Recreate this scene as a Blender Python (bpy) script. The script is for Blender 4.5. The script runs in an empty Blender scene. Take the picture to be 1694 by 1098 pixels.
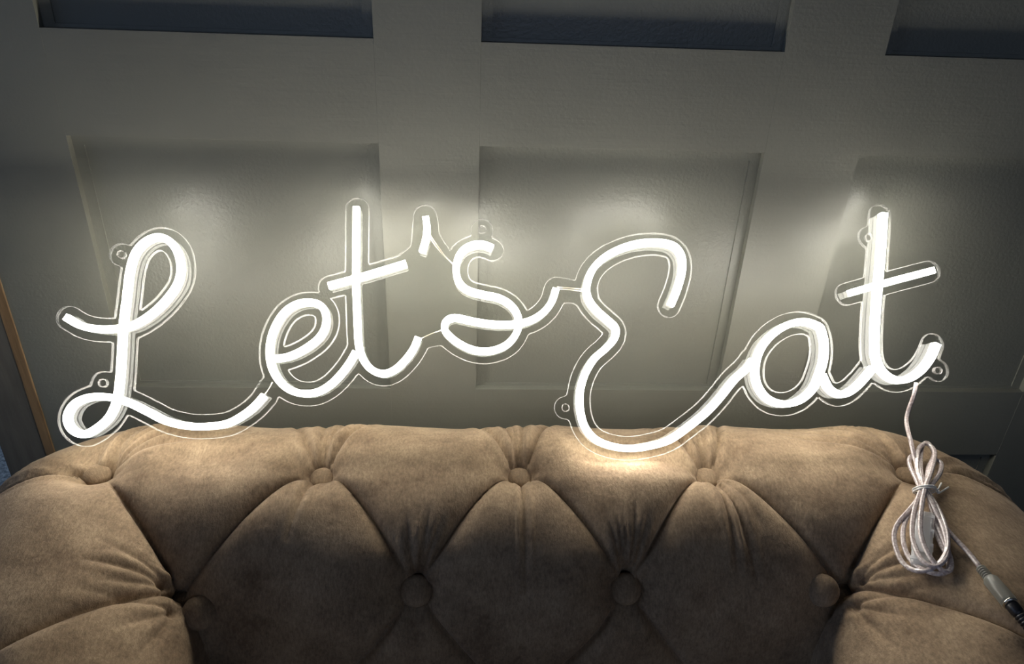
import bpy, bmesh, math, random
import numpy as np
from mathutils import Vector, Matrix
from mathutils.bvhtree import BVHTree

# ------------------------------------------------------------------ camera, world, lights
sc = bpy.context.scene
COL = sc.collection
PI = math.pi
pit, yaw, rol = (math.radians(a) for a in (28.303, 3.708, 2.361))
_c, _s = math.cos, math.sin
M3 = (np.array([[_c(rol), -_s(rol), 0], [_s(rol), _c(rol), 0], [0, 0, 1]])
      @ np.array([[1, 0, 0], [0, -_s(pit), -_c(pit)], [0, _c(pit), -_s(pit)]])
      @ np.array([[_c(yaw), -_s(yaw), 0], [_s(yaw), _c(yaw), 0], [0, 0, 1]]))
cam_d = bpy.data.cameras.new('camera')
cam = bpy.data.objects.new('camera', cam_d)
COL.objects.link(cam)
cam_d.sensor_width = 36.0
cam_d.lens = 1223.0 / 1694.0 * 36.0
cam_d.clip_start = 0.02
Rw = np.array([M3[0], -M3[1], -M3[2]]).T
m4 = Matrix([list(Rw[0]) + [0], list(Rw[1]) + [-0.8], list(Rw[2]) + [1.32], [0, 0, 0, 1]])
cam.matrix_world = m4
sc.camera = cam

sc.view_settings.view_transform = 'Standard'
sc.view_settings.look = 'None'
sc.view_settings.gamma = 1.0
sc.view_settings.use_curve_mapping = False
sc.view_settings.exposure = 0.0
CORE_E = 80.0      # front face of the light tube
SIDE_E = 25.0      # milky side walls of the light tube
BACK_E = 8.0      # back of the tube, shining through the clear acrylic on to the wall

w = bpy.data.worlds.new('world')
sc.world = w
w.use_nodes = True
w.node_tree.nodes['Background'].inputs[0].default_value = (0.5, 0.65, 1.0, 1)
w.node_tree.nodes['Background'].inputs[1].default_value = 0.6


def area(name, loc, rot, size, size_y, energy, col):
    l = bpy.data.lights.new(name, 'AREA')
    l.shape = 'RECTANGLE'
    l.size = size
    l.size_y = size_y
    l.energy = energy
    l.color = col
    o = bpy.data.objects.new(name, l)
    COL.objects.link(o)
    o.location = loc
    o.rotation_euler = rot
    return o


# daylight entering by the window in the left wall, and in the hall beyond the doorway
area('window_daylight', (-2.34, -0.9, 1.6), (0, -PI / 2, 0), 1.1, 1.3, 5.5, (0.36, 0.56, 1.0))
area('room_fill', (0.2, -2.5, 1.6), (PI / 2, 0, 0), 2.2, 1.2, 1.15, (0.74, 0.84, 1.0))  # added fill from behind the camera, lifts the dark sofa front
area('hall_daylight', (-1.2, 1.9, 2.3), (0, 0, 0), 0.8, 0.8, 18.0, (0.62, 0.78, 1.0))

# ------------------------------------------------------------------ helpers


def link(name, me, parent=None):
    o = bpy.data.objects.new(name, me)
    COL.objects.link(o)
    if parent is not None:
        o.parent = parent
    return o


def thing(name, label, cat, loc=(0, 0, 0)):
    o = bpy.data.objects.new(name, None)
    COL.objects.link(o)
    o.location = loc
    o.empty_display_size = 0.05
    o['label'] = label
    o['category'] = cat
    return o


def child(o, root):
    o.parent = root
    o.matrix_parent_inverse = Matrix.Translation(-Vector(root.location))
    return o


def from_bm(name, bm, mats, parent=None, smooth=False):
    me = bpy.data.meshes.new(name)
    bmesh.ops.recalc_face_normals(bm, faces=bm.faces[:])
    bm.to_mesh(me)
    bm.free()
    for m in (mats if isinstance(mats, (list, tuple)) else [mats]):
        me.materials.append(m)
    if smooth:
        me.polygons.foreach_set('use_smooth', [True] * len(me.polygons))
    return link(name, me, parent)


def box(bm, x0, x1, y0, y1, z0, z1, bev=0.0):
    r = bmesh.ops.create_cube(bm, size=1.0)
    vs = r['verts']
    for v in vs:
        v.co = Vector(((x0 + x1) / 2 + v.co.x * (x1 - x0), (y0 + y1) / 2 + v.co.y * (y1 - y0),
                       (z0 + z1) / 2 + v.co.z * (z1 - z0)))
    if bev:
        es = list({e for v in vs for e in v.link_edges})
        bmesh.ops.bevel(bm, geom=es, offset=bev, segments=2, affect='EDGES', profile=0.5)


def box_obj(name, dims, mat, parent=None, bev=0.0):
    bm = bmesh.new()
    box(bm, *dims, bev=bev)
    return from_bm(name, bm, mat, parent)


def struct(name, dims, mat, bev=0.0):
    o = box_obj(name, dims, mat, None, bev)
    o['kind'] = 'structure'
    return o


def catmull(pts, step):
    P = [np.array(p, float) for p in pts]
    closed = np.linalg.norm(P[0] - P[-1]) < 1e-6
    out = []
    n = len(P)
    for i in range(n - 1):
        p1, p2 = P[i], P[i + 1]
        if closed:
            p0 = P[i - 1] if i > 0 else P[n - 2]
            p3 = P[i + 2] if i + 2 < n else P[1]
        else:
            p0 = P[i - 1] if i > 0 else 2 * p1 - p2
            p3 = P[i + 2] if i + 2 < n else 2 * p2 - p1
        k = max(1, int(np.linalg.norm(p2 - p1) / step))
        for j in range(k):
            t = j / k
            out.append(0.5 * ((2 * p1) + (-p0 + p2) * t + (2 * p0 - 5 * p1 + 4 * p2 - p3) * t * t
                              + (-p0 + 3 * p1 - 3 * p2 + p3) * t ** 3))
    out.append(P[-1])
    return np.array(out)


def smooth_path(p, it=2):
    p = np.array(p)
    for _ in range(it):
        q = p.copy()
        q[1:-1] = 0.25 * p[:-2] + 0.5 * p[1:-1] + 0.25 * p[2:]
        p = q
    return p


def tube_bm(bm, pts, r, seg=8, caps=True, squash=1.0, lobe=0.0):
    """round tube along 3-D points; r a number or one per point"""
    pts = [Vector(p) for p in pts]
    n = len(pts)
    rr = [r] * n if isinstance(r, (int, float)) else list(r)
    rings = []
    ref = None
    for i, p in enumerate(pts):
        t = (pts[min(i + 1, n - 1)] - pts[max(i - 1, 0)]).normalized()
        if ref is None:
            ref = Vector((0, 0, 1)) if abs(t.z) < 0.9 else Vector((1, 0, 0))
        u = (ref - t * ref.dot(t))
        u.normalize()
        v = t.cross(u)
        ref = u
        rings.append([bm.verts.new(p + (u * math.cos(2 * PI * k / seg) + v * math.sin(2 * PI * k / seg) * squash) * rr[i] * (1 - lobe + lobe * abs(math.sin(2 * PI * k / seg))))
                      for k in range(seg)])
    for a, b in zip(rings[:-1], rings[1:]):
        for k in range(seg):
            bm.faces.new((a[k], a[(k + 1) % seg], b[(k + 1) % seg], b[k]))
    if caps:
        bm.faces.new(rings[0][::-1])
        bm.faces.new(rings[-1])


# ------------------------------------------------------------------ materials


def mat(name):
    m = bpy.data.materials.new(name)
    m.use_nodes = True
    nt = m.node_tree
    return m, nt, nt.nodes['Principled BSDF'], nt.nodes, nt.links


def noise(nodes, links, scale, detail=4, vec=None, rough=0.55):
    n = nodes.new('ShaderNodeTexNoise')
    n.inputs['Scale'].default_value = scale
    n.inputs['Detail'].default_value = detail
    n.inputs['Roughness'].default_value = rough
    if vec is not None:
        links.new(vec, n.inputs['Vector'])
    return n


def ramp(nodes, links, src, a, b, ca, cb):
    r = nodes.new('ShaderNodeValToRGB')
    r.color_ramp.elements[0].position = a
    r.color_ramp.elements[1].position = b
    r.color_ramp.elements[0].color = (*ca, 1)
    r.color_ramp.elements[1].color = (*cb, 1)
    links.new(src, r.inputs[0])
    return r


def bump(nodes, links, src, strength, dist, prev=None):
    b = nodes.new('ShaderNodeBump')
    b.inputs['Strength'].default_value = strength
    b.inputs['Distance'].default_value = dist
    links.new(src, b.inputs['Height'])
    if prev is not None:
        links.new(prev, b.inputs['Normal'])
    return b.outputs[0]


def painted(name, ca, cb, rough, brush=0.35, peel=0.5):
    m, nt, p, N, L = mat(name)
    tc = N.new('ShaderNodeTexCoord')
    mp = N.new('ShaderNodeMapping')
    mp.inputs['Scale'].default_value = (1.5, 1, 30)
    L.new(tc.outputs['Object'], mp.inputs[0])
    n1 = noise(N, L, 6, 5, tc.outputs['Object'])
    r = ramp(N, L, n1.outputs[0], 0.3, 0.7, ca, cb)
    L.new(r.outputs[0], p.inputs['Base Color'])
    p.inputs['Roughness'].default_value = rough
    n2 = noise(N, L, 9, 3, mp.outputs[0])
    n3 = noise(N, L, 260, 2, tc.outputs['Object'])
    b = bump(N, L, n2.outputs[0], brush, 0.0006)
    b = bump(N, L, n3.outputs[0], peel, 0.0005, b)
    n4 = noise(N, L, 22, 2, tc.outputs['Object'])
    b = bump(N, L, n4.outputs[0], 0.25, 0.002, b)
    L.new(b, p.inputs['Normal'])
    return m


M_WALL = painted('sage_grey_eggshell_paint', (0.172, 0.170, 0.142), (0.19, 0.188, 0.158), 0.42)
M_PANEL = painted('sage_grey_rolled_paint', (0.168, 0.168, 0.142), (0.185, 0.185, 0.156), 0.36, 0.1, 1.0)
M_PLAIN = painted('dim_room_paint', (0.16, 0.16, 0.15), (0.18, 0.18, 0.17), 0.7)


def wood(name, ca, cb, scale_axis, rough=0.55):
    m, nt, p, N, L = mat(name)
    tc = N.new('ShaderNodeTexCoord')
    mp = N.new('ShaderNodeMapping')
    mp.inputs['Scale'].default_value = scale_axis
    L.new(tc.outputs['Object'], mp.inputs[0])
    n1 = noise(N, L, 12, 6, mp.outputs[0], 0.65)
    r = ramp(N, L, n1.outputs[0], 0.3, 0.72, ca, cb)
    L.new(r.outputs[0], p.inputs['Base Color'])
    p.inputs['Roughness'].default_value = rough
    L.new(bump(N, L, n1.outputs[0], 0.4, 0.001), p.inputs['Normal'])
    return m


M_OAK = wood('bare_oak', (0.16, 0.095, 0.042), (0.34, 0.215, 0.105), (14, 14, 1.2))
M_JAMB = wood('dark_stained_jamb', (0.11, 0.098, 0.076), (0.17, 0.152, 0.12), (10, 10, 1.0), 0.6)
M_LEG = wood('dark_wood_foot', (0.03, 0.018, 0.01), (0.06, 0.035, 0.02), (8, 8, 2), 0.4)


def carpet():
    m, nt, p, N, L = mat('blue_grey_speckled_carpet')
    tc = N.new('ShaderNodeTexCoord')
    n1 = noise(N, L, 90, 3, tc.outputs['Object'], 0.7)
    r = ramp(N, L, n1.outputs[0], 0.35, 0.65, (0.10, 0.12, 0.14), (0.36, 0.40, 0.44))
    L.new(r.outputs[0], p.inputs['Base Color'])
    p.inputs['Roughness'].default_value = 0.95
    L.new(bump(N, L, n1.outputs[0], 0.7, 0.004), p.inputs['Normal'])
    return m


M_CARPET = carpet()


def velvet():
    m, nt, p, N, L = mat('mocha_brown_velvet')
    tc = N.new('ShaderNodeTexCoord')
    n1 = noise(N, L, 17, 8, tc.outputs['Object'], 0.74)
    r = ramp(N, L, n1.outputs[0], 0.3, 0.70, (0.16, 0.107, 0.066), (0.40, 0.292, 0.186))
    # brushed nap: fine streaks that lighten and darken the pile
    mp = N.new('ShaderNodeMapping')
    mp.inputs['Scale'].default_value = (1.0, 0.45, 0.45)
    L.new(tc.outputs['Object'], mp.inputs[0])
    n2 = noise(N, L, 420, 4, mp.outputs[0], 0.75)
    r2 = ramp(N, L, n2.outputs[0], 0.3, 0.7, (0.68, 0.68, 0.68), (1.25, 1.25, 1.25))
    mx = N.new('ShaderNodeMix')
    mx.data_type = 'RGBA'
    mx.blend_type = 'MULTIPLY'
    mx.inputs[0].default_value = 1.0
    L.new(r.outputs[0], mx.inputs[6])
    L.new(r2.outputs[0], mx.inputs[7])
    L.new(mx.outputs[2], p.inputs['Base Color'])
    p.inputs['Roughness'].default_value = 0.9
    p.inputs['Specular IOR Level'].default_value = 0.15
    p.inputs['Sheen Weight'].default_value = 0.35
    p.inputs['Sheen Roughness'].default_value = 0.4
    p.inputs['Sheen Tint'].default_value = (0.75, 0.6, 0.48, 1)
    b = bump(N, L, n2.outputs[0], 0.55, 0.0012)
    n3 = noise(N, L, 36, 5, tc.outputs['Object'], 0.6)
    b = bump(N, L, n3.outputs[0], 0.35, 0.004, b)
    L.new(b, p.inputs['Normal'])
    return m


M_VELVET = velvet()


def emit(name, col, e):
    m, nt, p, N, L = mat(name)
    p.inputs['Base Color'].default_value = (0.8, 0.8, 0.78, 1)
    p.inputs['Roughness'].default_value = 0.5
    p.inputs['Emission Color'].default_value = (*col, 1)
    p.inputs['Emission Strength'].default_value = e
    return m


M_CORE = emit('lit_white_silicone_face', (1.0, 0.975, 0.90), CORE_E)
M_SIDE = emit('lit_milky_silicone_side', (1.0, 0.96, 0.87), SIDE_E)
M_BACK = emit('lit_milky_silicone_back', (1.0, 0.96, 0.84), BACK_E)


def clear(name, tint, refl=0.06, rough=0.03, body=0.0, body_col=(0.8, 0.8, 0.8)):
    """clear plastic: straight see-through, fresnel shine, optional milky body"""
    m = bpy.data.materials.new(name)
    m.use_nodes = True
    nt = m.node_tree
    N, L = nt.nodes, nt.links
    N.clear()
    out = N.new('ShaderNodeOutputMaterial')
    tr = N.new('ShaderNodeBsdfTransparent')
    tr.inputs[0].default_value = (*tint, 1)
    gl = N.new('ShaderNodeBsdfGlossy')
    gl.inputs['Roughness'].default_value = rough
    gl.inputs['Color'].default_value = (1, 1, 1, 1)
    base = tr.outputs[0]
    if body > 0:
        df = N.new('ShaderNodeBsdfDiffuse')
        df.inputs[0].default_value = (*body_col, 1)
        tl = N.new('ShaderNodeBsdfTranslucent')
        tl.inputs[0].default_value = (*body_col, 1)
        mm = N.new('ShaderNodeMixShader')
        mm.inputs[0].default_value = 0.5
        L.new(df.outputs[0], mm.inputs[1])
        L.new(tl.outputs[0], mm.inputs[2])
        m2 = N.new('ShaderNodeMixShader')
        m2.inputs[0].default_value = body
        L.new(tr.outputs[0], m2.inputs[1])
        L.new(mm.outputs[0], m2.inputs[2])
        base = m2.outputs[0]
    fr = N.new('ShaderNodeFresnel')
    fr.inputs['IOR'].default_value = 1.0 + 2.2 * math.sqrt(refl)
    mx = N.new('ShaderNodeMixShader')
    mn = N.new('ShaderNodeMath')
    mn.operation = 'MINIMUM'
    mn.inputs[1].default_value = 0.12
    L.new(fr.outputs[0], mn.inputs[0])
    L.new(mn.outputs[0], mx.inputs[0])
    L.new(base, mx.inputs[1])
    L.new(gl.outputs[0], mx.inputs[2])
    L.new(mx.outputs[0], out.inputs['Surface'])
    return m


M_ACRYL = clear('clear_acrylic_face', (0.97, 0.975, 0.97), 0.02, 0.02)
M_EDGE = clear('polished_acrylic_cut_edge', (0.9, 0.9, 0.9), 0.03, 0.15, 0.2, (0.95, 0.94, 0.92))
M_CLEARPLUG = clear('clear_moulded_plastic', (0.85, 0.85, 0.82), 0.02, 0.3, 0.55, (0.42, 0.42, 0.38))
M_SWITCH = clear('frosted_clear_plastic', (0.9, 0.9, 0.9), 0.03, 0.2, 0.6, (0.95, 0.95, 0.95))


def plain(name, col, rough, metal=0.0):
    m, nt, p, N, L = mat(name)
    tc = N.new('ShaderNodeTexCoord')
    n1 = noise(N, L, 300, 2, tc.outputs['Object'])
    r = ramp(N, L, n1.outputs[0], 0.3, 0.7, tuple(c * 0.85 for c in col), tuple(min(1, c * 1.1) for c in col))
    L.new(r.outputs[0], p.inputs['Base Color'])
    p.inputs['Roughness'].default_value = rough
    p.inputs['Metallic'].default_value = metal
    return m


def cord_mat():
    m, nt, p, N, L = mat('clear_pvc_over_tinned_copper')
    tc = N.new('ShaderNodeTexCoord')
    n1 = noise(N, L, 420, 2, tc.outputs['Object'])
    r = ramp(N, L, n1.outputs[0], 0.35, 0.65, (0.36, 0.28, 0.26), (0.62, 0.55, 0.53))
    L.new(r.outputs[0], p.inputs['Base Color'])
    p.inputs['Roughness'].default_value = 0.35
    p.inputs['Coat Weight'].default_value = 0.8
    p.inputs['Coat Roughness'].default_value = 0.08
    return m


M_CORD = cord_mat()
M_BLACK = plain('black_moulded_rubber', (0.012, 0.012, 0.014), 0.4)
M_TIE = plain('white_tie_wire', (0.72, 0.7, 0.66), 0.4)
M_WIRE = plain('thin_clear_lead_wire', (0.75, 0.68, 0.55), 0.3)
M_METAL = plain('nickel_ring', (0.7, 0.68, 0.62), 0.25, 1.0)
M_FRAME = plain('white_window_paint', (0.6, 0.6, 0.58), 0.5)

# ------------------------------------------------------------------ the room
WX0, WX1 = -0.538, 2.0
struct('floor', (-2.4, 2.0, -2.6, 3.0, -0.05, 0.0), M_CARPET)
struct('ceiling', (-2.4, 2.0, -2.6, 3.0, 2.5, 2.55), M_PLAIN)
struct('wall_right', (2.0, 2.1, -2.6, 3.0, -0.05, 2.55), M_PLAIN)
struct('wall_far', (-2.4, 2.0, 3.0, 3.1, -0.05, 2.55), M_PLAIN)
bm = bmesh.new()
box(bm, -2.4, -0.9, -2.7, -2.6, -0.05, 2.55)
box(bm, 1.3, 2.0, -2.7, -2.6, -0.05, 2.55)
box(bm, -0.9, 1.3, -2.7, -2.6, -0.05, 1.0)
box(bm, -0.9, 1.3, -2.7, -2.6, 2.2, 2.55)
wf = from_bm('wall_front', bm, M_PLAIN)
wf['kind'] = 'structure'
# left wall with the window opening
bm = bmesh.new()
box(bm, -2.5, -2.4, -2.6, -1.6, -0.05, 2.55)
box(bm, -2.5, -2.4, -0.2, 3.0, -0.05, 2.55)
box(bm, -2.5, -2.4, -1.6, -0.2, -0.05, 1.0)
box(bm, -2.5, -2.4, -1.6, -0.2, 2.2, 2.55)
wl = from_bm('wall_left', bm, M_PLAIN)
wl['kind'] = 'structure'
bm = bmesh.new()
for a in ((-1.6, -1.55, 1.0, 2.2), (-0.25, -0.2, 1.0, 2.2), (-0.93, -0.87, 1.0, 2.2), (-1.6, -0.2, 1.0, 1.05), (-1.6, -0.2, 2.15, 2.2)):
    box(bm, -2.48, -2.43, a[0], a[1], a[2], a[3])
wn = from_bm('window_1', bm, M_FRAME)
wn['kind'] = 'structure'

bm = bmesh.new()
for a in ((-0.9, -0.85, 1.0, 2.2), (1.25, 1.3, 1.0, 2.2), (0.17, 0.23, 1.0, 2.2), (-0.9, 1.3, 1.0, 1.05), (-0.9, 1.3, 2.15, 2.2)):
    box(bm, a[0], a[1], -2.68, -2.63, a[2], a[3])
wn = from_bm('fill_window', bm, M_FRAME)  # unseen window frame, added to go with the fill lamp
wn['kind'] = 'structure'

# panelled wall: a backing board, stiles, rails and one recessed field per panel
wall = struct('wall_back', (WX0, WX1, 0.012, 0.11, 0.0, 2.5), M_PANEL)
PX = [(-0.425, -0.100), (0.0085, 0.3235), (0.431, 0.7405), (0.850, 1.165), (1.275, 1.59)]
PZ = [(0.120, 0.283), (0.387, 0.7005), (0.8045, 1.1165), (1.2220, 1.535), (1.640, 2.30)]
G = 0.00003
stx = [WX0] + [x for p in PX for x in p] + [WX1]
for i in range(0, len(stx), 2):
    box_obj('stile', (stx[i] + (G if i else 0), stx[i + 1] - G, 0.0, 0.012, 0.0, 2.5), M_WALL, wall, bev=0.00015)
rz = [0.0] + [z for p in PZ for z in p] + [2.5]
for (x0, x1) in PX:
    for j in range(0, len(rz), 2):
        box_obj('rail', (x0 - G * 0.5, x1 + G * 0.5, 0.0002, 0.012, rz[j], rz[j + 1]), M_WALL, wall, bev=0.00015)
    for (z0, z1) in PZ:
        bm = bmesh.new()      # recessed field with a shallow stepped border
        b = 0.0115
        box(bm, x0, x0 + b, 0.0095, 0.0121, z0, z1)
        box(bm, x1 - b, x1, 0.0095, 0.0121, z0, z1)
        box(bm, x0 + b, x1 - b, 0.0095, 0.0121, z1 - b, z1)
        box(bm, x0 + b, x1 - b, 0.0095, 0.0121, z0, z0 + b * 0.3)
        box(bm, x0 + b, x1 - b, 0.0112, 0.0122, z0 + b * 0.3, z1 - b)
        from_bm('panel', bm, M_PANEL, wall)

bm = bmesh.new()
box(bm, -0.5505, WX0, -0.0015, 0.11, 0.0, 2.5, bev=0.001)
t1 = from_bm('trim_1', bm, M_OAK)
t1['kind'] = 'structure'
bm = bmesh.new()
box(bm, -0.606, -0.5505, 0.0, 0.11, 0.0, 2.5, bev=0.002)
t2 = from_bm('trim_2', bm, M_JAMB)
t2['kind'] = 'structure'

# ------------------------------------------------------------------ the sofa
X0, HW, RC, YC, ZC, R = 0.051, 0.443, 0.04, -0.169, 0.6855, 0.143
ARM_END = 0.78
L1 = HW - RC
L2 = RC * PI / 2
SMAX = L1 + L2 + ARM_END - RC


def spine(s):
    """s (array) along the U-shaped roll -> centre xy and inward normal"""
    sg = np.where(s < 0, -1.0, 1.0)
    a = np.abs(s)
    th = np.clip((a - L1) / RC, 0, PI / 2)
    px = np.where(a < L1, a, L1 + RC * np.sin(th))
    arm = np.maximum(a - L1 - L2, 0)
    py = np.where(a < L1, 0.0, -RC + RC * np.cos(th)) - arm
    nx = -np.sin(th)
    ny = -np.cos(th)
    return X0 + sg * px, YC + py, sg * nx, ny, (a > L1) & (a < L1 + L2)


def place_on_roll(S, o, z):
    cx, cy, nx, ny, corner = spine(S)
    # inner corner: back and arm meet on the mitre line
    sg = np.where(S < 0, -1.0, 1.0)
    aS = np.abs(S)
    big = o > RC
    X = (cx + nx * o - X0) * sg
    Y = cy + ny * o - YC
    onb = aS <= L1
    X = np.where(big & onb, np.minimum(X, HW - o), X)
    Y = np.where(big & ~onb & ~corner, np.minimum(Y, -o), Y)
    X = np.where(big & corner, HW - o, X)
    Y = np.where(big & corner, -o, Y)
    return np.stack([X0 + sg * X, YC + Y, z], -1)


def base_point(s, t, h=0.0):
    """t: length round the roll; 0 inner side level with the centre, pi*R outer side"""
    s = np.asarray(s, float)
    t = np.asarray(t, float)
    cx, cy, nx, ny, corner = spine(s)
    e = np.clip(t / R, 0, PI)
    o = (R + h) * np.cos(e)
    z = ZC + (R + h) * np.sin(e) + np.where(t < 0, t, 0) - np.where(t > PI * R, t - PI * R, 0)
    return place_on_roll(s, o, z)


def deg(e):
    return e * PI / 180 * R


def mitre(sg, e):
    c = R * math.cos(math.radians(e))
    return np.array([X0 + sg * (HW - c), YC - c, ZC + R * math.sin(math.radians(e))])


def on_arm(sg, y, e):
    c = R * math.cos(math.radians(e))
    return np.array([X0 + sg * (HW - c), y, ZC + R * math.sin(math.radians(e))])


def on_back(x, e):
    c = R * math.cos(math.radians(e))
    return np.array([x, YC - c, ZC + R * math.sin(math.radians(e))])


def line(fn, a, b, n=14, ease=1.0):
    """points fn(u, e) from a=(u, e) to b=(u, e); ease > 1 leaves the start level"""
    return [fn(a[0] + (b[0] - a[0]) * k / n, a[1] + (b[1] - a[1]) * (k / n) ** ease) for k in range(n + 1)]


UX = [-0.155, 0.055, 0.260]
LX = [-0.050, 0.158]
UE, LE = 86, 31
pits, creases = [], []     # creases: (points, depth, width, fade0, fade1)
for x in UX:
    pits.append((on_back(x, UE), 0.045, 0.056))
for x in LX:
    pits.append((on_back(x, LE), 0.040, 0.055))
for sg in (-1, 1):
    pits.append((mitre(sg, 86), 0.046, 0.058))
    pits.append((mitre(sg, LE), 0.005, 0.045))
    pits.append((on_arm(sg, -0.425, UE), 0.036, 0.05))
    pits.append((on_arm(sg, -0.640, UE), 0.036, 0.05))
    pits.append((on_arm(sg, -0.500, LE), 0.038, 0.055))
    pits.append((on_arm(sg, -0.740, LE), 0.038, 0.055))
A, WD = 0.0155, 0.032


def crease(pts, a=A, wd=WD, f0=1.0, f1=1.0):
    creases.append((np.array(pts), a, wd, f0, f1))


cornL, cornR = X0 - HW + R * math.cos(math.radians(LE)) + 0.0, X0 + HW - R * math.cos(math.radians(LE))
for x, l, r in ((UX[0], cornL, LX[0]), (UX[1], LX[0], LX[1]), (UX[2], LX[1], cornR)):
    for q in (l, r):
        crease(line(on_back, (x, UE), (q, LE), 18, 1.35))
for x, l, r in ((LX[0], -0.155, 0.055), (LX[1], 0.055, 0.262)):
    for q in (l, r):
        crease(line(on_back, (x, LE), (q, -32), 12))
for sg in (-1, 1):
    crease([mitre(sg, e) for e in np.linspace(86, 20, 18)], 0.008, 0.03)
    crease([mitre(sg, e) for e in np.linspace(86, 165, 12)], 0.010, 0.025, 1.0, 0.2)
    # over the outer shoulder of each arm
    crease([on_arm(sg, -0.178 - 0.06 * k / 10, 86 + 84 * k / 10) for k in range(11)], 0.014, 0.04, 1.0, 0.7)
    # arm diamonds
    y0 = YC - R * math.cos(math.radians(LE))
    crease(line(lambda y, e: on_arm(sg, y, e), (y0, LE), (-0.425, UE), 16, 0.8))
    crease(line(lambda y, e: on_arm(sg, y, e), (-0.500, LE), (-0.425, UE), 16, 0.8))
    crease(line(lambda y, e: on_arm(sg, y, e), (-0.500, LE), (-0.640, UE), 16, 0.8))
    crease(line(lambda y, e: on_arm(sg, y, e), (-0.740, LE), (-0.640, UE), 16, 0.8))
    for yy in (-0.425, -0.640):
        crease(line(lambda y, e: on_arm(sg, y, e), (yy, UE), (yy - 0.01, 175), 10), 0.012, 0.035, 1, 0.6)

rnd = random.Random(7)
# pleats fanning from the upper buttons back over the top, and fine lines down the front
for x in UX:
    for d, e1, a in ((-0.056, 140, 0.009), (-0.017, 146, 0.009), (-0.004, 142, 0.008), (0.012, 144, 0.009), (0.050, 140, 0.009)):
        crease([on_back(x + d * (k / 10) ** 0.8, UE + (e1 + rnd.uniform(-4, 4) - UE) * k / 10) for k in range(11)], a, 0.010, 1.2, 0.0)
for x, fan in ((UX[0], ((-0.018, 52, .0045),)), (UX[1], ((0.002, 30, .004),)), (UX[2], ((0.006, 38, .006), (0.024, 36, .006), (0.036, 55, .003)))):
    for d, e1, a in fan:
        crease([on_back(x + d * (k / 12) ** 0.8, UE + (e1 - UE) * k / 12) for k in range(13)], a * 1.5, 0.008, 1.0, 0.1)
for x, fan in ((LX[0], ((-0.010, 62), (0.014, 66), (0.026, 62))), (LX[1], ((-0.024, 68), (-0.013, 70), (-0.003, 66), (0.012, 70), (0.024, 64)))):
    for d, e1 in fan:
        crease([on_back(x + d * (k / 10), LE + (e1 - LE) * k / 10) for k in range(11)], 0.006, 0.009, 1.2, 0.0)
for sg in (-1, 1):
    yb = YC - 0.0
    for d, e1, a in ((-0.035, 152, .008), (-0.06, 148, .007), (-0.085, 140, .008), (-0.11, 126, .007), (-0.125, 112, .005)):
        # across the back corner
        crease([on_back(X0 + sg * (HW - 0.01 + d * 1.1 * k / 10), 88 + (e1 - 88) * k / 10) for k in range(11)], a, 0.010, 1.3, 0.2)
    for dy, e1, a in ((-0.022, 150, .008), (-0.045, 145, .007), (0.002, 150, .008), (0.022, 150, .007)):
        crease([on_arm(sg, -0.178 + dy * k / 10, 88 + (e1 - 88) * k / 10) for k in range(11)], a, 0.010, 1.2, 0.2)
    for dy, e1, a in ((-0.035, 58, .005), (-0.015, 66, .006), (0.012, 62, .004)):
        crease([on_arm(sg, -0.297 + dy * k / 10 + 0.004, LE + 6 + (e1 - LE) * k / 10) for k in range(11)], a, 0.009, 1.2, 0.0)
    for dy, e1, a in ((-0.05, 50, .006), (-0.075, 40, .005), (-0.03, 70, .005)):
        crease([on_arm(sg, -0.312 + dy * k / 10, LE + (e1 - LE) * k / 10) for k in range(11)], a, 0.010, 1.0, 0.0)


def pillow(q):
    q = np.clip(q, 0, 1)
    return 1 - np.sqrt(np.maximum(0, 1 - (1 - q) ** 2))


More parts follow.
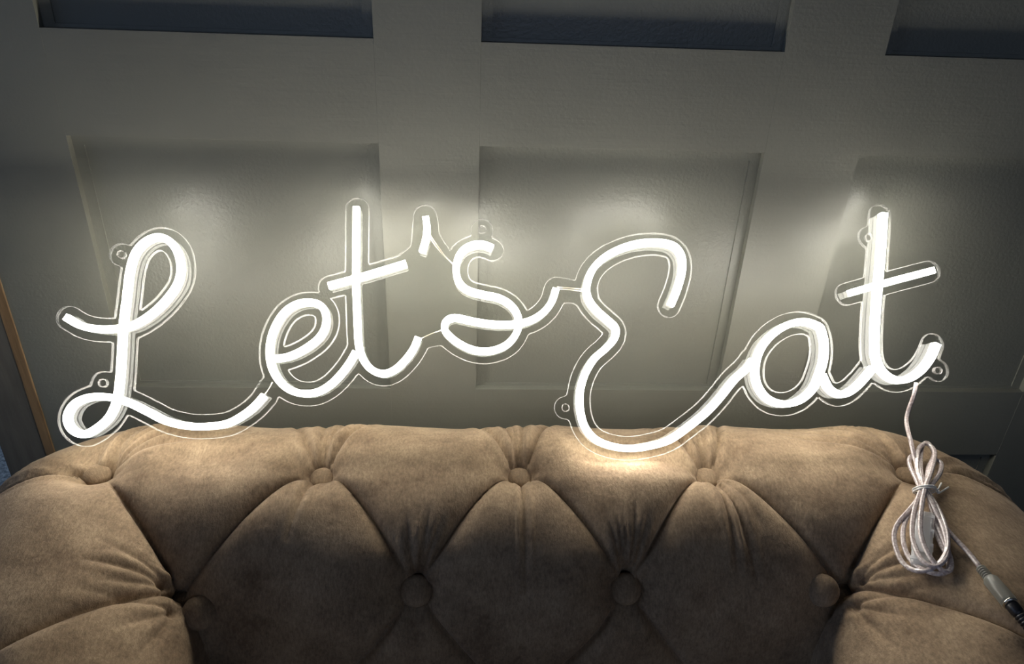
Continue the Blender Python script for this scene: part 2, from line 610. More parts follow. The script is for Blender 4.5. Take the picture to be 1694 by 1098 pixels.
def upholstery_grid():
    step = 0.0015
    inner = np.concatenate([np.linspace(0, L1 + L2 + 0.34, int((L1 + L2 + 0.34) / step)),
                            np.linspace(L1 + L2 + 0.346, SMAX, int((SMAX - L1 - L2 - 0.346) / 0.006))])
    s = np.concatenate([-inner[:0:-1], inner])
    t = np.concatenate([np.linspace(-(ZC - 0.40), -0.05, 14), np.linspace(-0.045, PI * R * 0.93, int(0.46 / step)),
                        np.linspace(PI * R * 0.95, PI * R + 0.56, 26)])
    S, T = np.meshgrid(s, t, indexing='ij')
    P = base_point(S, T)
    sh = P.shape[:2]
    F = P.reshape(-1, 3)
    # soft bagginess of the stuffing
    x, y, z = F.T
    puff = 0.004 + 0.0022 * (np.sin(31 * x + 9 * z + 1.0) * np.sin(27 * y + 17 * z) + 0.5 * np.sin(57 * x - 23 * y + 2) * np.sin(43 * z))
    # the sign's lower edge presses a little into the stuffing
    for xa, xb in ((0.135, 0.215), (-0.41, -0.375), (-0.30, -0.25)):
        dx = np.maximum(0, np.maximum(xa - x, x - xb))
        puff = puff - 0.0065 * np.exp(-(dx ** 2 + (y + 0.172) ** 2) / 0.022 ** 2) * (z > 0.75)
    main = np.zeros(len(F))
    for c, a, wd in pits:
        d = np.linalg.norm(F - c, axis=1)
        v = a * 0.8 * pillow(np.maximum(d - 0.011, 0) / wd)
        main = (main ** 3 + v ** 3) ** (1 / 3)
    fine = np.zeros(len(F))
    for pts, a, wd, f0, f1 in creases:
        lo = pts.min(0) - wd
        hi = pts.max(0) + wd
        idx = np.where(np.all((F > lo) & (F < hi), axis=1))[0]
        if not len(idx):
            continue
        Q = F[idx]
        best = np.full(len(idx), 1e9)
        u = np.zeros(len(idx))
        n = len(pts) - 1
        for k in range(n):
            p, q = pts[k], pts[k + 1]
            d = q - p
            tt = np.clip(((Q - p) @ d) / (d @ d + 1e-12), 0, 1)
            dd = np.linalg.norm(Q - p - tt[:, None] * d, axis=1)
            m = dd < best
            best[m] = dd[m]
            u[m] = (k + tt[m]) / n
        amp = a * (f0 + (f1 - f0) * u)
        if wd > 0.02:
            v = amp * (0.50 * pillow(best / wd) + 0.50 * np.exp(-best / 0.0034))
            main[idx] = (main[idx] ** 2.5 + np.maximum(v, 0) ** 2.5) ** (1 / 2.5)
        else:
            fade = np.clip(u / 0.06, 0.3, 1)
            v = 1.25 * np.maximum(amp, 0) * np.exp(-best / (wd * 0.30)) * fade
            ridge = 0.35 * np.maximum(amp, 0) * np.exp(-((best - wd * 0.9) / (wd * 0.5)) ** 2) * fade
            fine[idx] = fine[idx] + v * 0.8 - ridge
    h = (puff - main - fine).reshape(sh)
    # fade the tufting out on the plain outer side and towards the seat
    fade = np.clip((PI * R + 0.03 - T) / 0.08, 0, 1) * np.clip((T + 0.12) / 0.06, 0, 1)
    h = h * fade
    # the arms are stuffed fatter on their inner side
    h = h + 0.011 * np.clip((np.abs(S) - L1 - L2 - 0.105) / 0.10, 0, 1) * np.clip(np.cos(np.clip(T / R, 0, PI)), 0, 1) ** 1.5
    e = np.clip(T / R, 0, PI)
    cx, cy, nx, ny, corner = spine(S)
    o = (R + h) * np.cos(e)
    zz = ZC + (R + h) * np.sin(e) + np.where(T < 0, T, 0) - np.where(T > PI * R, T - PI * R, 0)
    V = place_on_roll(S, o, zz)
    return s, t, V


def grid_mesh(name, V, mat_, parent, normals=None):
    ns, nt_ = V.shape[:2]
    me = bpy.data.meshes.new(name)
    idx = np.arange(ns * nt_).reshape(ns, nt_)
    q = np.stack([idx[:-1, :-1], idx[1:, :-1], idx[1:, 1:], idx[:-1, 1:]], -1).reshape(-1, 4)
    me.vertices.add(ns * nt_)
    me.vertices.foreach_set('co', V.reshape(-1).astype(np.float32))
    me.loops.add(q.size)
    me.loops.foreach_set('vertex_index', q.reshape(-1).astype(np.int32))
    me.polygons.add(len(q))
    me.polygons.foreach_set('loop_start', np.arange(0, q.size, 4, dtype=np.int32))
    me.polygons.foreach_set('loop_total', np.full(len(q), 4, dtype=np.int32))
    me.polygons.foreach_set('use_smooth', np.ones(len(q), dtype=bool))
    me.update(calc_edges=True)
    me.validate()
    me.materials.append(mat_)
    return child(link(name, me), parent)


sofa = thing('sofa', 'brown velvet deep-buttoned sofa with rolled back and arms, standing against the panelled wall', 'sofa', (X0, -0.45, 0))
s_, t_, V = upholstery_grid()
Vc = V[::3, ::3]
_i = np.arange(Vc.shape[0] * Vc.shape[1]).reshape(Vc.shape[:2])
_q = np.stack([_i[:-1, :-1], _i[:-1, 1:], _i[1:, 1:], _i[1:, :-1]], -1).reshape(-1, 4)
BVH = BVHTree.FromPolygons([tuple(p) for p in Vc.reshape(-1, 3).tolist()], _q.tolist())
iL = int(np.searchsorted(s_, -(L1 + L2 / 2)))
iR = int(np.searchsorted(s_, (L1 + L2 / 2)))
grid_mesh('armrest', V[:iL + 1], M_VELVET, sofa)
grid_mesh('backrest', V[iL:iR + 1], M_VELVET, sofa)
grid_mesh('armrest', V[iR:], M_VELVET, sofa)
# scroll fronts that close the arms
for sg in (-1, 1):
    row = V[0] if sg < 0 else V[-1]
    bm = bmesh.new()
    vs = [bm.verts.new(Vector(p)) for p in row[::3]]
    yb = row[0][1]
    vs += [bm.verts.new(Vector((X0 + sg * (HW + R), yb, 0.12))), bm.verts.new(Vector((X0 + sg * (HW - R), yb, 0.12)))]
    f = bm.faces.new(vs)
    r = bmesh.ops.extrude_face_region(bm, geom=[f])
    for v in r['geom']:
        if isinstance(v, bmesh.types.BMVert):
            v.co.y += 0.02
    bmesh.ops.triangulate(bm, faces=bm.faces[:])
    child(from_bm('arm_front', bm, M_VELVET), sofa)
bm = bmesh.new()
box(bm, X0 - HW + R - 0.006, X0 + HW - R + 0.006, -0.93, YC - R + 0.004, 0.30, 0.455, bev=0.03)
child(from_bm('seat_cushion', bm, M_VELVET, smooth=True), sofa)
bm = bmesh.new()
box(bm, X0 - HW - R + 0.01, X0 + HW + R - 0.01, -0.93, -0.04, 0.10, 0.30, bev=0.012)
child(from_bm('base', bm, M_VELVET), sofa)
for sx in (-1, 1):
    for yy in (-0.88, -0.09):
        bm = bmesh.new()
        pr = [(0.020, 0.0), (0.026, 0.012), (0.024, 0.03), (0.034, 0.055), (0.038, 0.075), (0.030, 0.10), (0.030, 0.105)]
        rings = []
        for r_, z_ in pr:
            rings.append([bm.verts.new((X0 + sx * (HW + 0.06) + r_ * math.cos(2 * PI * k / 20), yy + r_ * math.sin(2 * PI * k / 20), z_)) for k in range(20)])
        for a_, b_ in zip(rings[:-1], rings[1:]):
            for k in range(20):
                bm.faces.new((a_[k], a_[(k + 1) % 20], b_[(k + 1) % 20], b_[k]))
        bm.faces.new(rings[0][::-1])
        bm.faces.new(rings[-1])
        child(from_bm('leg', bm, M_LEG, smooth=True), sofa)


def button_mesh():
    bm = bmesh.new()
    pr = [(0.0105, -0.004), (0.0135, -0.0015), (0.0142, 0.0012), (0.0134, 0.0038), (0.0110, 0.0060), (0.0075, 0.0076), (0.0035, 0.0084)]
    rings = []
    for r_, z_ in pr:
        rings.append([bm.verts.new((r_ * math.cos(2 * PI * k / 28), r_ * math.sin(2 * PI * k / 28), z_)) for k in range(28)])
    for a_, b_ in zip(rings[:-1], rings[1:]):
        for k in range(28):
            bm.faces.new((a_[k], a_[(k + 1) % 28], b_[(k + 1) % 28], b_[k]))
    top = bm.verts.new((0, 0, 0.0087))
    for k in range(28):
        bm.faces.new((rings[-1][k], rings[-1][(k + 1) % 28], top))
    bm.faces.new(rings[0][::-1])
    me = bpy.data.meshes.new('button')
    bmesh.ops.recalc_face_normals(bm, faces=bm.faces[:])
    bm.to_mesh(me)
    bm.free()
    me.materials.append(M_VELVET)
    me.polygons.foreach_set('use_smooth', [True] * len(me.polygons))
    return me


BM_ = button_mesh()


def place_button(p, nrm, depth, sc_=1.0):
    o = bpy.data.objects.new('button', BM_)
    COL.objects.link(o)
    q = Vector(nrm).normalized()
    pos = Vector(p) - q * depth
    o.parent = sofa
    o.matrix_world = Matrix.Translation(pos) @ q.to_track_quat('Z', 'Y').to_matrix().to_4x4() @ Matrix.Scale(sc_, 4)
    o.location = pos - Vector(sofa.location)
    o.scale = (sc_, sc_, sc_)


def nb(e):
    return (0, -math.cos(math.radians(e)), math.sin(math.radians(e)))


for x in UX:
    place_button(on_back(x, UE), nb(UE - 4), 0.026)
for x in LX:
    place_button(on_back(x, LE), nb(LE + 8), 0.018, 1.12)
for sg in (-1, 1):
    d = math.sqrt(0.5)
    place_button(mitre(sg, 86), (-sg * 0.25, -0.3, 1), 0.026, 0.95)
    tp = Vector((-0.2705, -0.2678, 0.7118)) if sg < 0 else Vector((0.368, -0.2624, 0.7272))
    dn = Vector((-sg * 0.35, -0.6, 0.65)).normalized()
    hit = BVH.ray_cast(tp + dn * 0.12, -dn)[0]
    place_button(hit, dn + Vector((0, -0.1, 0)), -0.001, 1.12)
    for yy in (-0.425, -0.64):
        place_button(on_arm(sg, yy, UE), (-sg * 0.1, 0, 1), 0.026)
    for yy in (-0.50, -0.74):
        place_button(on_arm(sg, yy, LE), (-sg * 0.9, 0, 0.5), 0.010, 1.1)

# ------------------------------------------------------------------ the light sign
O_ = np.array([0, -0.174, 0.83228903])
EB = np.array([0.0, 0.5898918, 0.8074823])
EX = np.array([1.0, 0, 0])
EN = np.array([0, -EB[2], EB[1]])
STROKES = {

  'L': [(-0.4216, 0.1434), (-0.4058, 0.1346), (-0.3892, 0.1312), (-0.3706, 0.1314), (-0.3545, 0.1345), (-0.3387, 0.1439), (-0.3232, 0.1588), (-0.3103, 0.1787), (-0.3073, 0.1962), (-0.3113, 0.2136), (-0.3204, 0.226), (-0.3327, 0.2308), (-0.3455, 0.2255), (-0.3553, 0.2128), (-0.3598, 0.1929), (-0.3612, 0.1632), (-0.3626, 0.1339), (-0.362, 0.1025), (-0.3619, 0.0762), (-0.3638, 0.0549), (-0.3706, 0.0383), (-0.3835, 0.0266), (-0.3945, 0.0219), (-0.4064, 0.0277), (-0.4114, 0.0394), (-0.4061, 0.0523), (-0.3929, 0.0594), (-0.3769, 0.0607), (-0.3629, 0.0584), (-0.3487, 0.0537), (-0.3296, 0.0444), (-0.3129, 0.0362), (-0.2917, 0.0311), (-0.2708, 0.0305), (-0.25, 0.0336), (-0.2341, 0.0424), (-0.2228, 0.052), (-0.2139, 0.0628)],

  'e': [(-0.2068, 0.1013), (-0.1921, 0.1033), (-0.1765, 0.1104), (-0.161, 0.1222), (-0.1535, 0.1352), (-0.1533, 0.1493), (-0.1589, 0.1587), (-0.1694, 0.1621), (-0.1831, 0.1603), (-0.1965, 0.1512), (-0.2061, 0.1346), (-0.2104, 0.1159), (-0.2089, 0.0974), (-0.2014, 0.0813), (-0.1896, 0.0699), (-0.1747, 0.065), (-0.1589, 0.0667), (-0.1456, 0.0748), (-0.1346, 0.0864), (-0.1258, 0.0992), (-0.1204, 0.1098)],

  't': [(-0.1249, 0.268), (-0.1238, 0.2264), (-0.1229, 0.1878), (-0.1205, 0.1497), (-0.1177, 0.1168), (-0.1121, 0.1005), (-0.1026, 0.0901), (-0.091, 0.0863), (-0.0796, 0.0903), (-0.0683, 0.1009), (-0.0594, 0.1138), (-0.0549, 0.1256)],

  'tc': [(-0.1516, 0.1802), (-0.1217, 0.189), (-0.094, 0.1979), (-0.0695, 0.206)],

  'ap': [(-0.0497, 0.2584), (-0.0479, 0.2474), (-0.0488, 0.2339), (-0.0525, 0.2192)],

  's': [(0.0237, 0.2244), (0.0151, 0.2282), (0.0046, 0.2284), (-0.0068, 0.2229), (-0.0134, 0.213), (-0.0157, 0.1993), (-0.0121, 0.1858), (-0.0025, 0.1773), (0.0146, 0.1727), (0.0317, 0.1691), (0.045, 0.1606), (0.0522, 0.1482), (0.0517, 0.1348), (0.0432, 0.1214), (0.0301, 0.1137), (0.0132, 0.1111), (-0.0037, 0.1153), (-0.0188, 0.1246), (-0.0274, 0.1349), (-0.0247, 0.1444), (-0.0154, 0.1474), (0.0016, 0.1438), (0.0243, 0.1406), (0.047, 0.1409), (0.064, 0.1445), (0.0774, 0.1523), (0.0869, 0.163), (0.0912, 0.1728), (0.0933, 0.1806)],

  'E': [(0.2196, 0.1639), (0.2279, 0.1832), (0.2336, 0.204), (0.2328, 0.2196), (0.2253, 0.23), (0.2099, 0.2341), (0.1892, 0.2332), (0.1685, 0.2277), (0.1479, 0.2169), (0.1337, 0.2025), (0.1271, 0.1844), (0.1282, 0.1703), (0.1369, 0.1577), (0.1494, 0.1465), (0.1581, 0.1377), (0.1566, 0.1264), (0.1464, 0.115), (0.1337, 0.1036), (0.1235, 0.0862), (0.1183, 0.0664), (0.1189, 0.0468), (0.1241, 0.0298), (0.1351, 0.0177), (0.1523, 0.0109), (0.172, 0.0086), (0.1944, 0.0117), (0.2145, 0.0179), (0.2348, 0.0313), (0.2555, 0.0474), (0.2712, 0.0635), (0.2872, 0.0823), (0.303, 0.0962), (0.309, 0.1046)],

  'a': [(0.3842, 0.1423), (0.3696, 0.1471), (0.3521, 0.1444), (0.3344, 0.1345), (0.3202, 0.1198), (0.3126, 0.1029), (0.3113, 0.0837), (0.3167, 0.0695), (0.3272, 0.06), (0.3429, 0.0566), (0.3602, 0.0614), (0.3743, 0.0734), (0.3825, 0.089), (0.3884, 0.1059), (0.3901, 0.1229), (0.3877, 0.1375), (0.3842, 0.1423)],

  'at': [(0.3857, 0.0886), (0.3927, 0.0735), (0.4046, 0.0671), (0.4172, 0.0713), (0.4302, 0.0821), (0.4436, 0.0967)],

  't2': [(0.4674, 0.2727), (0.462, 0.2305), (0.4562, 0.1927), (0.4507, 0.1554), (0.4473, 0.1235), (0.4479, 0.1064), (0.4544, 0.0919), (0.4675, 0.0836), (0.4826, 0.0849), (0.4983, 0.0947), (0.5107, 0.1094), (0.5182, 0.1241)],

  't2c': [(0.4226, 0.1803), (0.4522, 0.1889), (0.4857, 0.1982), (0.5208, 0.2075)],

}

WEBS = [[(-0.2152, 0.0624), (-0.2065, 0.0771)], [(0.0947, 0.1825), (0.1287, 0.1769)], [(-0.0546, 0.1262), (-0.0275, 0.1317)], [(-0.0507, 0.2617), (-0.0532, 0.2215), (-0.07, 0.2077)]]

FILLS = [[(-0.1217, 0.1935), (-0.0714, 0.2124), (-0.0535, 0.2384), (-0.0358, 0.2429), (-0.0223, 0.222), (-0.0111, 0.2324), (-0.002, 0.1785), (0.0522, 0.1525), (0.0522, 0.1392), (0.0281, 0.1145), (0.0085, 0.1124), (-0.0275, 0.135), (-0.0404, 0.1276), (-0.0565, 0.1248), (-0.0878, 0.0869), (-0.119, 0.1047)], [(0.0974, 0.1826), (0.1108, 0.1882), (0.1309, 0.1871), (0.1373, 0.1669), (0.1537, 0.1436), (0.1469, 0.1349), (0.1305, 0.1534), (0.1139, 0.1666), (0.0973, 0.1664)], [(-0.4165, 0.0395), (-0.4115, 0.0526), (-0.3981, 0.0601), (-0.3818, 0.0615), (-0.3676, 0.059), (-0.3752, 0.0384), (-0.3882, 0.0266), (-0.3993, 0.0216), (-0.4113, 0.0278)]]

TABS = [(-0.3728, 0.2125), (-0.3816, 0.0751), (0.0122, 0.2472), (0.1038, 0.0518), (0.4526, 0.2465), (0.5221, 0.095)]

WIRES = [[(-0.2157, 0.0622), (-0.211, 0.0686), (-0.207, 0.0768)], [(-0.055, 0.1232), (-0.0422, 0.1298), (-0.0307, 0.1339)], [(-0.0475, 0.2432), (-0.0374, 0.2291), (-0.0287, 0.2164), (-0.0187, 0.2065)], [(-0.0468, 0.2391), (-0.0347, 0.2224), (-0.0173, 0.2045)], [(0.095, 0.1833), (0.1103, 0.1822), (0.1236, 0.181)], [(0.095, 0.1813), (0.1103, 0.1802), (0.1236, 0.1783)]]

CORDS = [[(0.4768, -0.1747, 0.8528), (0.4734, -0.1904, 0.8463), (0.4696, -0.2106, 0.8408), (0.4589, -0.2372, 0.8387), (0.4474, -0.2499, 0.8378), (0.4334, -0.2611, 0.8328), (0.4199, -0.2703, 0.8264), (0.4114, -0.2812, 0.8217), (0.4062, -0.2991, 0.8183), (0.4046, -0.3155, 0.8172), (0.4082, -0.3262, 0.8195), (0.4154, -0.3305, 0.8239), (0.4268, -0.328, 0.8299), (0.4383, -0.3187, 0.8347), (0.4483, -0.3016, 0.8381), (0.4566, -0.276, 0.8403), (0.461, -0.2471, 0.8413), (0.4618, -0.2369, 0.8415), (0.4763, -0.2141, 0.8437), (0.4958, -0.1923, 0.8447), (0.5009, -0.196, 0.8445), (0.489, -0.2153, 0.8446), (0.4715, -0.2317, 0.8431), (0.4586, -0.2419, 0.8428)], [(0.4605, -0.2364, 0.835), (0.4666, -0.2087, 0.8362), (0.4703, -0.188, 0.8381), (0.4798, -0.1793, 0.8407), (0.4749, -0.2016, 0.8397), (0.4567, -0.239, 0.8403), (0.4387, -0.2578, 0.8328), (0.4241, -0.2735, 0.8263), (0.414, -0.2957, 0.8209), (0.412, -0.315, 0.8196), (0.4154, -0.3305, 0.8239), (0.4235, -0.338, 0.8259), (0.4342, -0.3359, 0.8265), (0.4413, -0.3221, 0.8295), (0.444, -0.2996, 0.8303), (0.4554, -0.2656, 0.8338), (0.4672, -0.2345, 0.8364), (0.4856, -0.2002, 0.8386), (0.5005, -0.1853, 0.8423), (0.5112, -0.1548, 0.8379), (0.496, -0.1681, 0.8416), (0.4728, -0.2062, 0.8434), (0.456, -0.2436, 0.8442)], [(0.4532, -0.2427, 0.8435), (0.4363, -0.2648, 0.8361), (0.4215, -0.2926, 0.8295), (0.415, -0.3207, 0.8283), (0.421, -0.3329, 0.8292), (0.4343, -0.3257, 0.8332), (0.4456, -0.3067, 0.8372), (0.4553, -0.2724, 0.84), (0.4596, -0.2422, 0.843), (0.4648, -0.2145, 0.844), (0.4841, -0.1789, 0.8467), (0.4985, -0.1676, 0.8475), (0.5013, -0.1807, 0.8481), (0.4809, -0.2122, 0.8482), (0.4545, -0.2456, 0.8459), (0.4373, -0.2732, 0.8407), (0.4248, -0.2989, 0.8356), (0.4221, -0.3216, 0.832), (0.4276, -0.3372, 0.828), (0.4324, -0.34, 0.828), (0.4403, -0.3266, 0.8312), (0.446, -0.3025, 0.8331), (0.4528, -0.2736, 0.8351), (0.459, -0.2466, 0.8408)], [(0.456, -0.2436, 0.8442), (0.4558, -0.2505, 0.8441), (0.4534, -0.2709, 0.8415), (0.4537, -0.2887, 0.8374), (0.4565, -0.3058, 0.8362), (0.46, -0.3192, 0.835), (0.4593, -0.3372, 0.8348)]]

CONN = [(0.4593, -0.3372, 0.8348), (0.4582, -0.3492, 0.836), (0.4583, -0.3537, 0.8365), (0.4582, -0.3787, 0.8375), (0.4577, -0.3749, 0.8374), (0.4591, -0.396, 0.8368), (0.4582, -0.4184, 0.8365)]

SW = [(0.4466, -0.2662, 0.8343), (0.4165, -0.3222, 0.8211), (0.4394, -0.2635, 0.8319), (0.453, -0.2683, 0.8362)]

TIE = [(0.4599, -0.2375, 0.839), (0.4505, -0.2365, 0.8366), (0.469, -0.2396, 0.8408), (0.4862, -0.2363, 0.8385), (0.4733, -0.2426, 0.8373), (0.4797, -0.233, 0.8381)]



def W3(a, b, h=0.0):
    return O_ + a * EX + b * EB + h * EN


sign = thing('light_sign', 'glowing white script sign reading Let\'s Eat on clear acrylic above the sofa back', 'sign', tuple(W3(0.05, 0.0, -0.005)))

# acrylic outline: everything within 12.5 mm of a stroke, joined by webs, with screw tabs
AC_R, TAB_R, HOLE_R = 0.0122, 0.0118, 0.0046
gs = 0.0012
ga = np.arange(-0.45, 0.56, gs)
gb = np.arange(-0.03, 0.30, gs)
GA, GB = np.meshgrid(ga, gb, indexing='ij')
D = np.full(GA.shape, 1.0)


def seg_dist(p, q, lim=0.03):
    global D
    i0, i1 = np.searchsorted(ga, [min(p[0], q[0]) - lim, max(p[0], q[0]) + lim])
    j0, j1 = np.searchsorted(gb, [min(p[1], q[1]) - lim, max(p[1], q[1]) + lim])
    X, Y = GA[i0:i1, j0:j1], GB[i0:i1, j0:j1]
    dx, dy = q[0] - p[0], q[1] - p[1]
    t = np.clip(((X - p[0]) * dx + (Y - p[1]) * dy) / (dx * dx + dy * dy + 1e-12), 0, 1)
    d = np.hypot(X - p[0] - t * dx, Y - p[1] - t * dy)
    D[i0:i1, j0:j1] = np.minimum(D[i0:i1, j0:j1], d)


PATHS = {k: smooth_path(catmull([p for p in v], 0.0022), 2) if k != 'a' else catmull(v, 0.0022) for k, v in STROKES.items()}
for p in list(PATHS.values()) + [np.array(v) for v in WEBS]:
    for a, b in zip(p[:-1], p[1:]):
        seg_dist(a, b)
D -= AC_R
for poly in FILLS:
    P = np.array(poly)
    inside = np.zeros(GA.shape, bool)
    md = np.full(GA.shape, 1.0)
    j = len(P) - 1
    for i in range(len(P)):
        xi, yi, xj, yj = *P[i], *P[j]
        c = ((yi > GB) != (yj > GB)) & (GA < (xj - xi) * (GB - yi) / ((yj - yi) if yj != yi else 1e-9) + xi)
        inside ^= c
        dx, dy = xj - xi, yj - yi
        t = np.clip(((GA - xi) * dx + (GB - yi) * dy) / (dx * dx + dy * dy), 0, 1)
        md = np.minimum(md, np.hypot(GA - xi - t * dx, GB - yi - t * dy))
        j = i
    D = np.minimum(D, np.where(inside, -md, md))


def smin(a, b, k):
    h = np.clip(0.5 + 0.5 * (b - a) / k, 0, 1)
    return b * (1 - h) + a * h - k * h * (1 - h)


for (ta, tb_) in TABS:
    D = smin(D, np.hypot(GA - ta, GB - tb_) - TAB_R, 0.004)
for (ta, tb_) in TABS:
    D = np.maximum(D, HOLE_R - np.hypot(GA - ta, GB - tb_))


def contours(D):
    """marching squares -> closed loops"""
    ni, nj = D.shape
    inn = D < 0
    code = (inn[:-1, :-1] * 1 + inn[1:, :-1] * 2 + inn[1:, 1:] * 4 + inn[:-1, 1:] * 8)
    cells = np.argwhere((code > 0) & (code < 15))
    nxt = {}
    pos = {}

    def ep(i, j, e):
        if e == 0: k = (i, j, 0); a, b = (i, j), (i + 1, j)
        elif e == 1: k = (i + 1, j, 1); a, b = (i + 1, j), (i + 1, j + 1)
        elif e == 2: k = (i, j + 1, 0); a, b = (i, j + 1), (i + 1, j + 1)
        else: k = (i, j, 1); a, b = (i, j), (i, j + 1)
        if k not in pos:
            da, db = D[a], D[b]
            t = da / (da - db)
            pos[k] = (ga[a[0]] + (ga[b[0]] - ga[a[0]]) * t, gb[a[1]] + (gb[b[1]] - gb[a[1]]) * t)
        return k
    tab = {1: [(3, 0)], 2: [(0, 1)], 3: [(3, 1)], 4: [(1, 2)], 5: [(3, 0), (1, 2)], 6: [(0, 2)], 7: [(3, 2)], 8: [(2, 3)],
           9: [(2, 0)], 10: [(0, 1), (2, 3)], 11: [(2, 1)], 12: [(1, 3)], 13: [(1, 0)], 14: [(0, 3)]}
    for i, j in cells:
        for a, b in tab[int(code[i, j])]:
            nxt[ep(i, j, a)] = ep(i, j, b)
    loops = []
    while nxt:
        k0 = next(iter(nxt))
        loop = []
        k = k0
        while k in nxt:
            loop.append(pos[k])
            k = nxt.pop(k)
        if len(loop) > 12:
            loops.append(np.array(loop))
    return loops


TH = 0.005
cu = bpy.data.curves.new('acrylic_outline', 'CURVE')
cu.dimensions = '2D'
cu.fill_mode = 'BOTH'
cu.extrude = TH / 2 - 0.0007
cu.bevel_depth = 0.0007
cu.bevel_resolution = 0
for lp in contours(D):
    q = lp
    for _ in range(3):
        q = 0.25 * np.roll(q, 1, 0) + 0.5 * q + 0.25 * np.roll(q, -1, 0)
    if len(q) > 60:
        q = q[::2]
    sp = cu.splines.new('POLY')
    sp.points.add(len(q) - 1)
    for k, (a, b) in enumerate(q):
        sp.points[k].co = (a, b, 0, 1)
    sp.use_cyclic_u = True
tmp = bpy.data.objects.new('acrylic_outline', cu)
COL.objects.link(tmp)
dg = bpy.context.evaluated_depsgraph_get()
dg.update()
am = bpy.data.meshes.new_from_object(tmp.evaluated_get(dg))
bpy.data.objects.remove(tmp)
bm = bmesh.new()
bm.from_mesh(am)
bmesh.ops.remove_doubles(bm, verts=bm.verts[:], dist=1e-6)
bm.normal_update()
for f in bm.faces:
    f.material_index = 0 if abs(f.normal.z) > 0.9 else 1
    f.smooth = f.material_index == 1
for e in bm.edges:
    if len(e.link_faces) == 2 and e.link_faces[0].material_index != e.link_faces[1].material_index:
        e.smooth = False
for v in bm.verts:
    v.co = Vector(W3(v.co.x, v.co.y, v.co.z - TH / 2))
am.materials.clear()
am.materials.append(M_ACRYL)
am.materials.append(M_EDGE)
bm.to_mesh(am)
bm.free()
am.name = 'acrylic_backing'
ab = child(link('acrylic_backing', am), sign)
ab['label'] = 'clear acrylic backing plate with six screw tabs'

TW, TH0, TH1 = 0.0035, 0.0, 0.0070


def ribbon(path, prof, closed=False):
    """sweep a profile [(side, height)] along a path in the sign plane"""
    bm = bmesh.new()
    n = len(path)
    rings = []
    for i in range(n):
        if closed:
            t = path[(i + 1) % n] - path[i - 1]
        else:
            t = path[min(i + 1, n - 1)] - path[max(i - 1, 0)]
        t = t / (np.linalg.norm(t) + 1e-12)
        nn = np.array([-t[1], t[0]])
        rings.append([bm.verts.new(Vector(W3(path[i][0] + nn[0] * a, path[i][1] + nn[1] * a, h))) for a, h in prof])
    rng = range(n) if closed else range(n - 1)
    m = len(prof)
    for i in rng:
        a, b = rings[i], rings[(i + 1) % n]
        for k in range(m):
            bm.faces.new((a[k], a[(k + 1) % m], b[(k + 1) % m], b[k]))
    if not closed:
        bm.faces.new(rings[0][::-1])
        bm.faces.new(rings[-1])
    return bm


housing = [(-TW, 0.0002), (-TW, TH1), (TW, TH1), (TW, 0.0002)]
dome = [(-TW * 0.96, TH1 + 0.0001)] + [(-TW * 0.96 * math.cos(a), TH1 + 0.0006 + 0.0030 * math.sin(a)) for a in np.linspace(0, PI, 9)] + [(TW * 0.96, TH1 + 0.0001)]
LAB = {'L': 'looped capital L stroke', 'e': 'letter e stroke', 't': 'stem and hook of the first t', 'tc': 'crossbar of the first t',
       'ap': 'apostrophe stroke', 's': 'letter s stroke', 'E': 'capital E stroke running into the a', 'a': 'closed oval of the letter a',
       'at': 'tail of the a', 't2': 'stem and hook of the last t', 't2c': 'crossbar of the last t'}
for i, (k, p) in enumerate(PATHS.items()):
    closed = k == 'a'
    q = p[:-1] if closed else p
    lift = 0.0002 * i
    hs = [(a, h + (lift if h > 0.002 else 0)) for a, h in housing]
    dm = [(a, h + lift) for a, h in dome]
    o = child(from_bm('light_tube', ribbon(q, hs, closed), [M_SIDE, M_BACK]), sign)
    for f in o.data.polygons:
        if f.normal.dot(Vector(EN)) < -0.9:
            f.material_index = 1
    o['label'] = LAB[k]
    c = from_bm('tube_face', ribbon(q, dm, closed), M_CORE, smooth=False)
    c.parent = o
    c.matrix_parent_inverse = o.matrix_parent_inverse.copy()
    for end, sgn in ((0, -1), (-1, 1)):
        if closed:
            break
        t = q[end] - q[end + (1 if end == 0 else -1)]
        t = t / np.linalg.norm(t)
        bm = bmesh.new()
        c0 = q[end] + t * 0.0001
        nn = np.array([-t[1], t[0]])
        lo_, hi_ = [], []
        for a in np.linspace(-PI / 2, PI / 2, 9):
            pt = c0 + t * 0.0022 * math.cos(a) + nn * TW * math.sin(a)
            lo_.append(bm.verts.new(Vector(W3(pt[0], pt[1], 0.0002))))
            hi_.append(bm.verts.new(Vector(W3(pt[0], pt[1], TH1 + 0.002))))
        for j in range(8):
            bm.faces.new((lo_[j], lo_[j + 1], hi_[j + 1], hi_[j]))
        bm.faces.new(lo_[::-1])
        bm.faces.new(hi_)
        bm.faces.new((lo_[0], hi_[0], hi_[-1], lo_[-1]))
        ec = from_bm('end_cap', bm, M_CLEARPLUG)
        ec.parent = o
        ec.matrix_parent_inverse = o.matrix_parent_inverse.copy()
for wv in WIRES:
    bm = bmesh.new()
    tube_bm(bm, [W3(a, b, 0.002) for a, b in smooth_path(catmull(wv, 0.003), 1)], 0.0006, 6)
    child(from_bm('wire', bm, M_WIRE, smooth=True), sign)

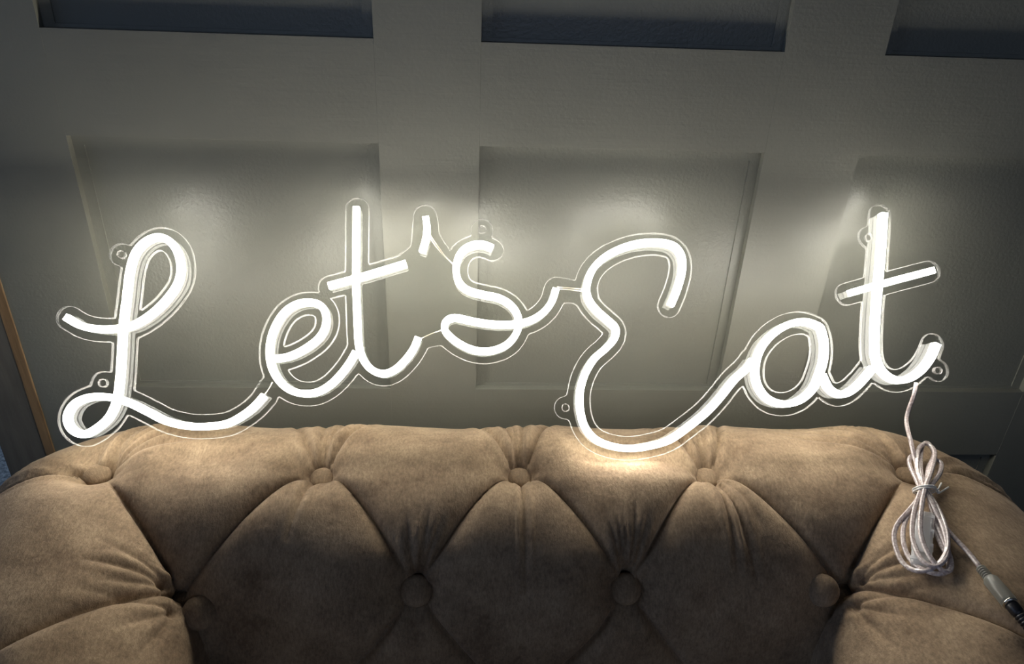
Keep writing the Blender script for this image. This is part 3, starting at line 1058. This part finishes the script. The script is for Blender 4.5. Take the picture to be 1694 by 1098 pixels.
# ------------------------------------------------------------------ the power cable
cable = thing('power_cable', 'clear power cable tied in a long coil on the right sofa corner', 'cable', CORDS[0][3])
exit_p = W3(0.4947, 0.081, 0.001)
tail = smooth_path(catmull([exit_p, exit_p + np.array([-0.002, -0.006, -0.012]), exit_p + np.array([-0.006, -0.012, -0.040])] + [np.array(p) for p in CORDS[0]], 0.004), 3)
paths = [tail] + [smooth_path(catmull(c, 0.004), 6) for c in CORDS[1:]]
for i, p in enumerate(paths):
    bm = bmesh.new()
    tube_bm(bm, p, 0.0026, 16, squash=0.9, lobe=0.38)
    child(from_bm('cord', bm, M_CORD, smooth=True), cable)
# inline switch box inside the coil
a, b, c, d = (Vector(p) for p in SW)
ax = (b - a).normalized()
sd = (d - c)
sd = (sd - ax * sd.dot(ax)).normalized()
up = ax.cross(sd)
if up.z < 0:
    up = -up
mid = (a + b) / 2
bm = bmesh.new()
Ls = (b - a).length
box(bm, -Ls / 2, Ls / 2, -0.0085, 0.0085, -0.005, 0.005, bev=0.0022)
box(bm, -Ls * 0.30, Ls * 0.30, -0.0065, 0.0065, 0.005, 0.0064, bev=0.0005)
for k in range(4):
    box(bm, -Ls * 0.42 + k * Ls * 0.27, -Ls * 0.42 + k * Ls * 0.27 + 0.003, -0.0092, 0.0092, -0.003, 0.0055)
bmesh.ops.transform(bm, matrix=Matrix.Translation(mid) @ Matrix((ax, sd, up)).transposed().to_4x4(), verts=bm.verts[:])
sw = child(from_bm('inline_switch', bm, M_SWITCH), cable)
sw['label'] = 'clear plastic inline switch held inside the coil'
# twist tie
tc_, tl, tr_, te, tm, tn = (Vector(p) for p in TIE)
bm = bmesh.new()
sdv = (tr_ - tl).normalized()
rad = (tr_ - tl).length / 2 + 0.001
cen = (tl + tr_) / 2 + Vector((0, 0, 0.003))
upv = Vector((0, -0.45, 0.9)).normalized()
upv = (upv - sdv * upv.dot(sdv)).normalized()
for o_ in (0.0, 0.0022):
    tube_bm(bm, [cen + sdv.cross(upv) * o_ + sdv * rad * math.cos(q) + upv * 0.0085 * math.sin(q) for q in np.linspace(0, 2 * PI, 30)], 0.0009, 6)
tube_bm(bm, [tr_ + Vector((0, 0, .002)), (tr_ + tm) / 2 + Vector((0, 0, .004)), tm + Vector((0, 0, .003)), te + Vector((0, 0, .004))], 0.0009, 6)
tube_bm(bm, [tr_ + Vector((0, 0, .002)), tm + Vector((0, 0.003, .005)), tn + Vector((0, 0, .007))], 0.0009, 6)
tube_bm(bm, [tm + (tr_ - tm) * 0.35 + Vector((0, 0, .003)), tm + Vector((0, 0, .003))], 0.0018, 8)
tie = child(from_bm('twist_tie', bm, M_TIE, smooth=True), cable)
tie['label'] = 'white wire twist tie'
# barrel connector and black plug
c0, c1, c2, c3, c4, c5, c6 = (Vector(p) for p in CONN)
dirv = (c3 - c0).normalized()


def lathe(pr, o0, d, m, name, seg=20):
    bm = bmesh.new()
    u = d.orthogonal().normalized()
    v = d.cross(u)
    rings = [[bm.verts.new(o0 + d * z + (u * math.cos(2 * PI * k / seg) + v * math.sin(2 * PI * k / seg)) * r) for k in range(seg)] for r, z in pr]
    for a_, b_ in zip(rings[:-1], rings[1:]):
        for k in range(seg):
            bm.faces.new((a_[k], a_[(k + 1) % seg], b_[(k + 1) % seg], b_[k]))
    bm.faces.new(rings[0][::-1])
    bm.faces.new(rings[-1])
    return child(from_bm(name, bm, m, smooth=True), cable)


Lc = (c3 - c0).length
pr = [(0.0024, 0.0)]
for k in range(5):
    z = Lc * 0.30 * k / 5
    pr += [(0.0042, z + 0.0003), (0.0044, z + Lc * 0.035), (0.0034, z + Lc * 0.04), (0.0034, z + Lc * 0.055)]
pr += [(0.0050, Lc * 0.31), (0.0066, Lc * 0.38), (0.0068, Lc * 0.96), (0.0062, Lc)]
cn = lathe(pr, c0, dirv, M_CLEARPLUG, 'connector')
cn['label'] = 'clear moulded barrel connector'
lathe([(0.0062, 0), (0.0064, 0.0004), (0.0064, 0.0012), (0.0060, 0.0016)], c3, dirv, M_METAL, 'metal_ring')
d2 = (c5 - c3 + Vector((0.004, -0.004, -0.004))).normalized()
pr = [(0.0050, 0.0012), (0.0054, 0.002), (0.0054, 0.008)]
for k in range(5):
    z = 0.009 + k * 0.0028
    pr += [(0.0050, z), (0.0050, z + 0.0014), (0.0040, z + 0.0018), (0.0040, z + 0.0026)]
pr += [(0.0030, 0.025), (0.0024, 0.028)]
bp = lathe(pr, c3, d2, M_BLACK, 'plug')
bp['label'] = 'black rubber plug'
bm = bmesh.new()
e0 = np.array(c3 + d2 * 0.027)
tube_bm(bm, smooth_path(catmull([e0, e0 + np.array(d2) * 0.03, e0 + np.array([0.05, -0.10, 0.004]), e0 + np.array([0.11, -0.14, -0.010]), e0 + np.array([0.178, -0.17, -0.08]), e0 + np.array([0.205, -0.18, -0.2])], 0.006), 2), 0.0022, 8)
bc = child(from_bm('cord', bm, M_BLACK, smooth=True), cable)
bc['label'] = 'black cord'
